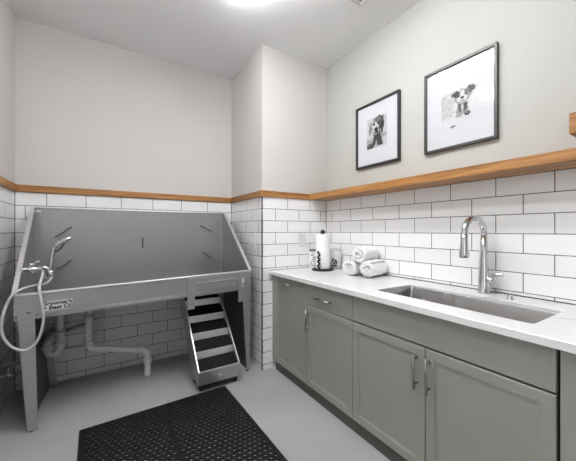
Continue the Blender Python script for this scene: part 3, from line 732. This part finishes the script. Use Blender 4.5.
def art_terrier(poly, blob):
    random.seed(11)
    poly([(0, 0), (1, 0), (1, 1), (0, 1)], 5)
    for k in range(46): blob(random.uniform(.06, .94), random.uniform(.06, .94), random.uniform(.02, .06), random.uniform(.02, .06), random.choice((3, 4, 6, 6, 2)), .4, 9)
    poly([(0, 0), (.34, 0), (.38, .25), (.30, .34), (.12, .30), (0, .38)], 3)
    poly([(0, 0), (.30, 0), (.34, .14), (.14, .18), (0, .12)], 1)
    poly([(.72, .26), (1, .32), (1, .40), (.74, .38)], 3)
    poly([(.36, .58), (.66, .58), (.70, .40), (.82, .05), (.56, .05), (.52, .22), (.42, .10), (.30, .01), (.12, .01), (.34, .24)], 0)
    blob(.50, .14, .04, .11, 3, .3, 14)
    blob(.52, .70, .27, .24, 3, .28, 34)
    blob(.44, .70, .15, .15, 6, .3, 26)
    blob(.42, .92, .12, .08, 4, .5, 16); blob(.62, .93, .14, .08, 2, .5, 18)
    blob(.76, .72, .14, .26, 0, .3, 26, .12); blob(.72, .88, .12, .12, 1, .4, 18)
    blob(.20, .68, .10, .20, 3, .4, 20, -.2); blob(.18, .60, .06, .12, 2, .4, 16)
    blob(.38, .77, .055, .05, 0, .1, 10); blob(.59, .78, .06, .055, 0, .1, 10)
    blob(.48, .60, .10, .065, 0, .1, 12); blob(.50, .51, .09, .05, 0, .2, 10)
    for k in range(10): u = .18 + k * .06; poly([(u, .84), (u + .035, .84), (u + .02 + random.uniform(-.02, .03), .99)], random.choice((0, 1, 3, 5)))
def art_puppy(poly, blob):
    random.seed(5)
    poly([(0, 0), (1, 0), (1, 1), (0, 1)], 6)
    poly([(0, .04), (.04, .04), (.04, .92), (0, .92)], 4); poly([(0, .88), (.5, .96), (.5, .985), (0, .91)], 4)
    poly([(0, .06), (.34, .14), (.34, .86), (.05, .82)], 5)
    for k in range(20): blob(random.uniform(.03, .4), random.uniform(.08, .9), .02, .045, random.choice((4, 5)), .4, 8)
    blob(.62, .30, .17, .26, 3, .2, 28)
    poly([(.50, .48), (.60, .46), (.60, .20), (.52, .16)], 1); poly([(.66, .46), (.78, .46), (.74, .22), (.66, .16)], 1)
    blob(.62, .34, .035, .14, 5, .2, 14)
    blob(.62, .72, .25, .25, 3, .2, 32)
    blob(.43, .85, .11, .11, 1, .3, 18, .4); blob(.86, .88, .13, .13, 1, .3, 20, -.4)
    blob(.76, .84, .09, .08, 2, .3, 18)
    blob(.62, .64, .15, .13, 6, .12, 26); blob(.62, .82, .06, .12, 6, .2, 16)
    blob(.62, .67, .055, .05, 0, .1, 12); blob(.62, .56, .07, .025, 2, .2, 12)
    blob(.51, .74, .035, .035, 0, .1, 10); blob(.73, .75, .035, .035, 0, .1, 10)
    blob(.50, .07, .09, .06, 3, .3, 16); blob(.77, .09, .08, .08, 1, .3, 16); blob(.76, .10, .03, .03, 4, .2, 10)
    poly([(.26, -.30), (.42, -.28), (.44, -.24), (.34, -.22), (.27, -.26)], 2)
picture(1.372, 1.807, 1.722, 2.242, 'frame_black', 'black-framed photo of a dark-chested shaggy dog, the left picture nearer the corner', art_terrier, (1.490, 1.688, 1.866, 2.112))
picture(.740, 1.174, 1.714, 2.247, 'frame_grey', 'charcoal-framed pale photo of a puppy, the right picture above the sink', art_puppy, (.852, 1.058, 1.895, 2.070))

# ------------------------------------------------------------------ shelf above the ledge, wall plates
t = thing('wall_shelf', 'chunky oak wall shelf at the right edge of the picture above the oak ledge', 'shelf', (1.75, .1, 1.60))
MB().box(1.625, XW, -.30, .394, 1.599, 1.684, .002).build('board', 'wood_y', t)
t = thing('light_switch', 'white switch plate on the tiled side of the corner beside the tub', 'switch', (XC, 2.41, 1.05))
MB().box(XC - .007, XC - .0005, 2.360, 2.494, 1.050, 1.178, .003).build('plate', 'plate', t)
for y in (2.388, 2.438): MB().box(XC - .011, XC - .007, y, y + .030, 1.082, 1.146, .002).build('rocker', 'white', t)
t = thing('power_outlet', 'white outlet plate on the tiled corner front behind the paper towels', 'outlet', (1.565, YC, 1.05))
MB().box(1.535, 1.612, YC - .007, YC - .0005, 1.055, 1.172, .003).build('plate', 'plate', t)
for z in (1.088, 1.140):
    o = MB().box(1.558, 1.589, YC - .010, YC - .007, z - .018, z + .018, .003).build('socket', 'white', t)
    sl = MB()
    for x in (1.567, 1.580): sl.box(x - .0012, x + .0012, YC - .0105, YC - .010, z - .002, z + .008)
    sl.build('slot', 'plate_slot', o)

# ------------------------------------------------------------------ world, camera, colour
wd = bpy.data.worlds.new('World'); S.world = wd; wd.use_nodes = True
wd.node_tree.nodes['Background'].inputs[0].default_value = (0.8, 0.82, 0.85, 1); wd.node_tree.nodes['Background'].inputs[1].default_value = 1.0
cd = bpy.data.cameras.new('Camera'); cam = bpy.data.objects.new('Camera', cd); COL.objects.link(cam)
cam.location = (0, 0, 1.2); cam.rotation_euler = (PI / 2, 0, -math.radians(32.42))
cd.sensor_width = 36; cd.lens = 291.35 / 576 * 36; cd.clip_start = 0.01
S.camera = cam
S.view_settings.view_transform = 'Standard'; S.view_settings.look = 'None'; S.view_settings.exposure = 1.38; S.view_settings.gamma = 1; S.view_settings.use_curve_mapping = False
S.cycles.use_denoising = True
S.cycles.max_bounces = 8; S.cycles.diffuse_bounces = 5; S.cycles.caustics_reflective = False; S.cycles.sample_clamp_indirect = 6
